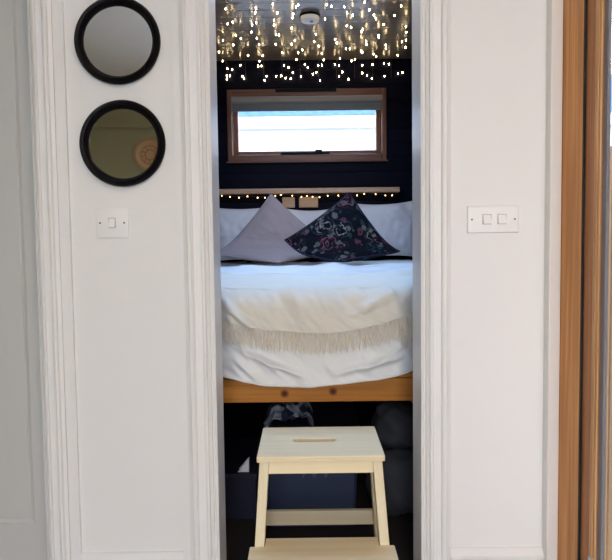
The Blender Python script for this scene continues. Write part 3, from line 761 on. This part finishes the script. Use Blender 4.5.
# ------------------------------------------------------------------ room behind the camera, seen in the mirrors
rr = MB(); rr.box(LX, -.95, RY, RY+.03, 1.99, 2.03); struct('trim_8', rr, 'olive', 'picture rail seen in the lower mirror', 'picture rail')
wp = thing('wall_plate', 'round terracotta patterned plate seen in the lower mirror', 'wall plate', (-1.242, RY, 1.63))
k = MB(); k.lathe([(.003, .004), (.10, .004), (.125, .016), (.127, .020), (.10, .010), (.003, .009)], (-1.242, RY, 1.77), 'y', 48); obj('dish', k, 'plate', wp, smooth=.6)
k = MB()
for rr_ in (.118, .075, .04):
    k.tube([(-1.242+rr_*math.cos(2*PI*i/40), RY+.0185 if rr_ > .1 else RY+.0115, 1.77+rr_*math.sin(2*PI*i/40)) for i in range(41)], .004, 6)
for i in range(10):
    a = 2*PI*i/10; k.tube([(-1.242+.035*math.cos(a), RY+.0115, 1.77+.035*math.sin(a)), (-1.242+.072*math.cos(a+.25), RY+.0115, 1.77+.072*math.sin(a+.25))], .0035, 6)
obj('painted_pattern', k, 'terracotta', wp)
lp = thing('ceiling_lamp', 'round warm ceiling lamp of the room', 'ceiling lamp', (.25, .15, RZ))
k = MB(); k.lathe([(.003, 0), (.15, 0), (.15, -.025), (.003, -.025)], (.25, .15, RZ), 'z', 40); obj('lamp_base', k, 'white_plastic', lp)
k = MB(); k.lathe([(.003, -.025), (.140, -.025), (.138, -.05), (.11, -.075), (.003, -.085)], (.25, .15, RZ), 'z', 40); obj('lamp_shade', k, 'lamp', lp, smooth=.6)

# ------------------------------------------------------------------ outdoors
struct('ground', MB().box(-40, 40, -30, 60, -.62, -.5), 'ground')
cb = thing('cabin', 'white boarded cabin outside the small window', 'cabin', (0, 9, -.5))
k = MB(); k.box(-5, 5, 9.02, 12.5, -.5, 2.655); obj('cabin_wall', k, 'cabin', cb)
k = MB(); k.box(-5.2, 5.2, 8.86, 9.02, 2.645, 2.815); obj('fascia_board', k, 'fascia', cb)
k = MB(); k.prism([(8.84, 2.816), (10.75, 3.9), (12.6, 2.816)], lambda y, z: (-5.25, y, z), lambda y, z: (5.25, y, z)); obj('cabin_roof', k, 'roofblue', cb)
cn = thing('added_canopy', 'added unseen canopy shading the glazed outer door', 'canopy', (1.3, .7, 2.2))  # added out of view to block sky light at the side door
k = MB(); k.prism([(.7455, 2.30), (1.96, 2.12), (1.96, 2.15), (.7455, 2.34)], lambda x, z: (x, -3.2, z), lambda x, z: (x, 1.62, z)); obj('added_canopy_roof', k, 'fence', cn)
for y in (-3.15, 1.52):
    k = MB(); k.box(1.80, 1.88, y, y+.08, -.5, 2.128); obj('added_canopy_post', k, 'fence', cn)
sf = thing('added_side_fence', 'added unseen screen fence cutting side light at the glazed door', 'fence', (1.95, .5, -.5))  # unseen screen, added to cut the light coming in from the side
k = MB(); k.box(1.965, 1.99, -3.6, 1.62, -.45, 2.10); obj('fence_boards', k, 'added_screen', sf)
for y in (-3.6, -1.0, 1.53):
    k = MB(); k.box(1.991, 2.07, y, y+.09, -.5, 2.03); obj('fence_post', k, 'fence', sf)
fn = thing('garden_fence', 'tan timber fence glimpsed through the glazed door at the right edge', 'fence', (2.5, 2.6, -.5))
k = MB(); k.box(.85, 4.2, 2.6, 2.625, -.49, 1.47); obj('fence_boards', k, 'fence', fn)
for x in (.9, 2.4, 4.0):
    k = MB(); k.box(x, x+.09, 2.626, 2.71, -.5, 1.50); obj('fence_post', k, 'fence', fn)

# ------------------------------------------------------------------ light: bright hazy sky; portals in the openings only steer sampling
w = bpy.data.worlds.new('sky'); sc.world = w; w.use_nodes = True
nt = w.node_tree; N = nt.nodes.new; L = nt.links.new; bg = nt.nodes['Background']
tc = N('ShaderNodeTexCoord'); sp = N('ShaderNodeSeparateXYZ'); L(tc.outputs['Generated'], sp.inputs[0])
r = N('ShaderNodeValToRGB'); r.color_ramp.elements[0].position = 0; r.color_ramp.elements[0].color = (1, .96, .88, 1)
r.color_ramp.elements[1].position = .75; r.color_ramp.elements[1].color = (.36, .58, 1, 1)
L(sp.outputs[2], r.inputs['Fac']); L(r.outputs['Color'], bg.inputs['Color']); bg.inputs['Strength'].default_value = 18.
def portal(loc, rot, sx, sy):
    l = bpy.data.lights.new('portal', 'AREA'); l.shape = 'RECTANGLE'; l.size = sx; l.size_y = sy; l.cycles.is_portal = True
    o = bpy.data.objects.new('portal', l); C.objects.link(o); o.location = loc; o.rotation_euler = rot
portal((.745, .77, 1.07), (0, PI/2, 0), 1.8, 1.35)
portal((-.0325, RY-.1, 1.11), (PI/2, 0, 0), .74, 2.0)
portal((.018, BACK+.12, 1.79), (-PI/2, 0, 0), .95, .32)
portal((.04, 2.59, CZ+.17), (0, 0, 0), .94, .68)

# ------------------------------------------------------------------ camera
cd = bpy.data.cameras.new('camera'); cam = bpy.data.objects.new('camera', cd); C.objects.link(cam)
cd.sensor_fit = 'HORIZONTAL'; cd.sensor_width = 36.; cd.lens = 610/612*36.
cd.shift_y = -11/612; cd.clip_start = .02
cam.location = (0, 0, 1.11)
cam.rotation_euler = (Matrix.Rotation(PI/2-math.radians(3.2), 3, 'X') @ Matrix.Rotation(math.radians(-.72), 3, 'Z')).to_euler()
sc.camera = cam
vs = sc.view_settings; sc.display_settings.display_device = 'sRGB'
vs.view_transform = 'Standard'; vs.look = 'None'; vs.gamma = 1; vs.use_curve_mapping = False; vs.exposure = -.18
sc.cycles.use_denoising = True; sc.cycles.max_bounces = 10; sc.cycles.diffuse_bounces = 6
sc.cycles.sample_clamp_indirect = 8
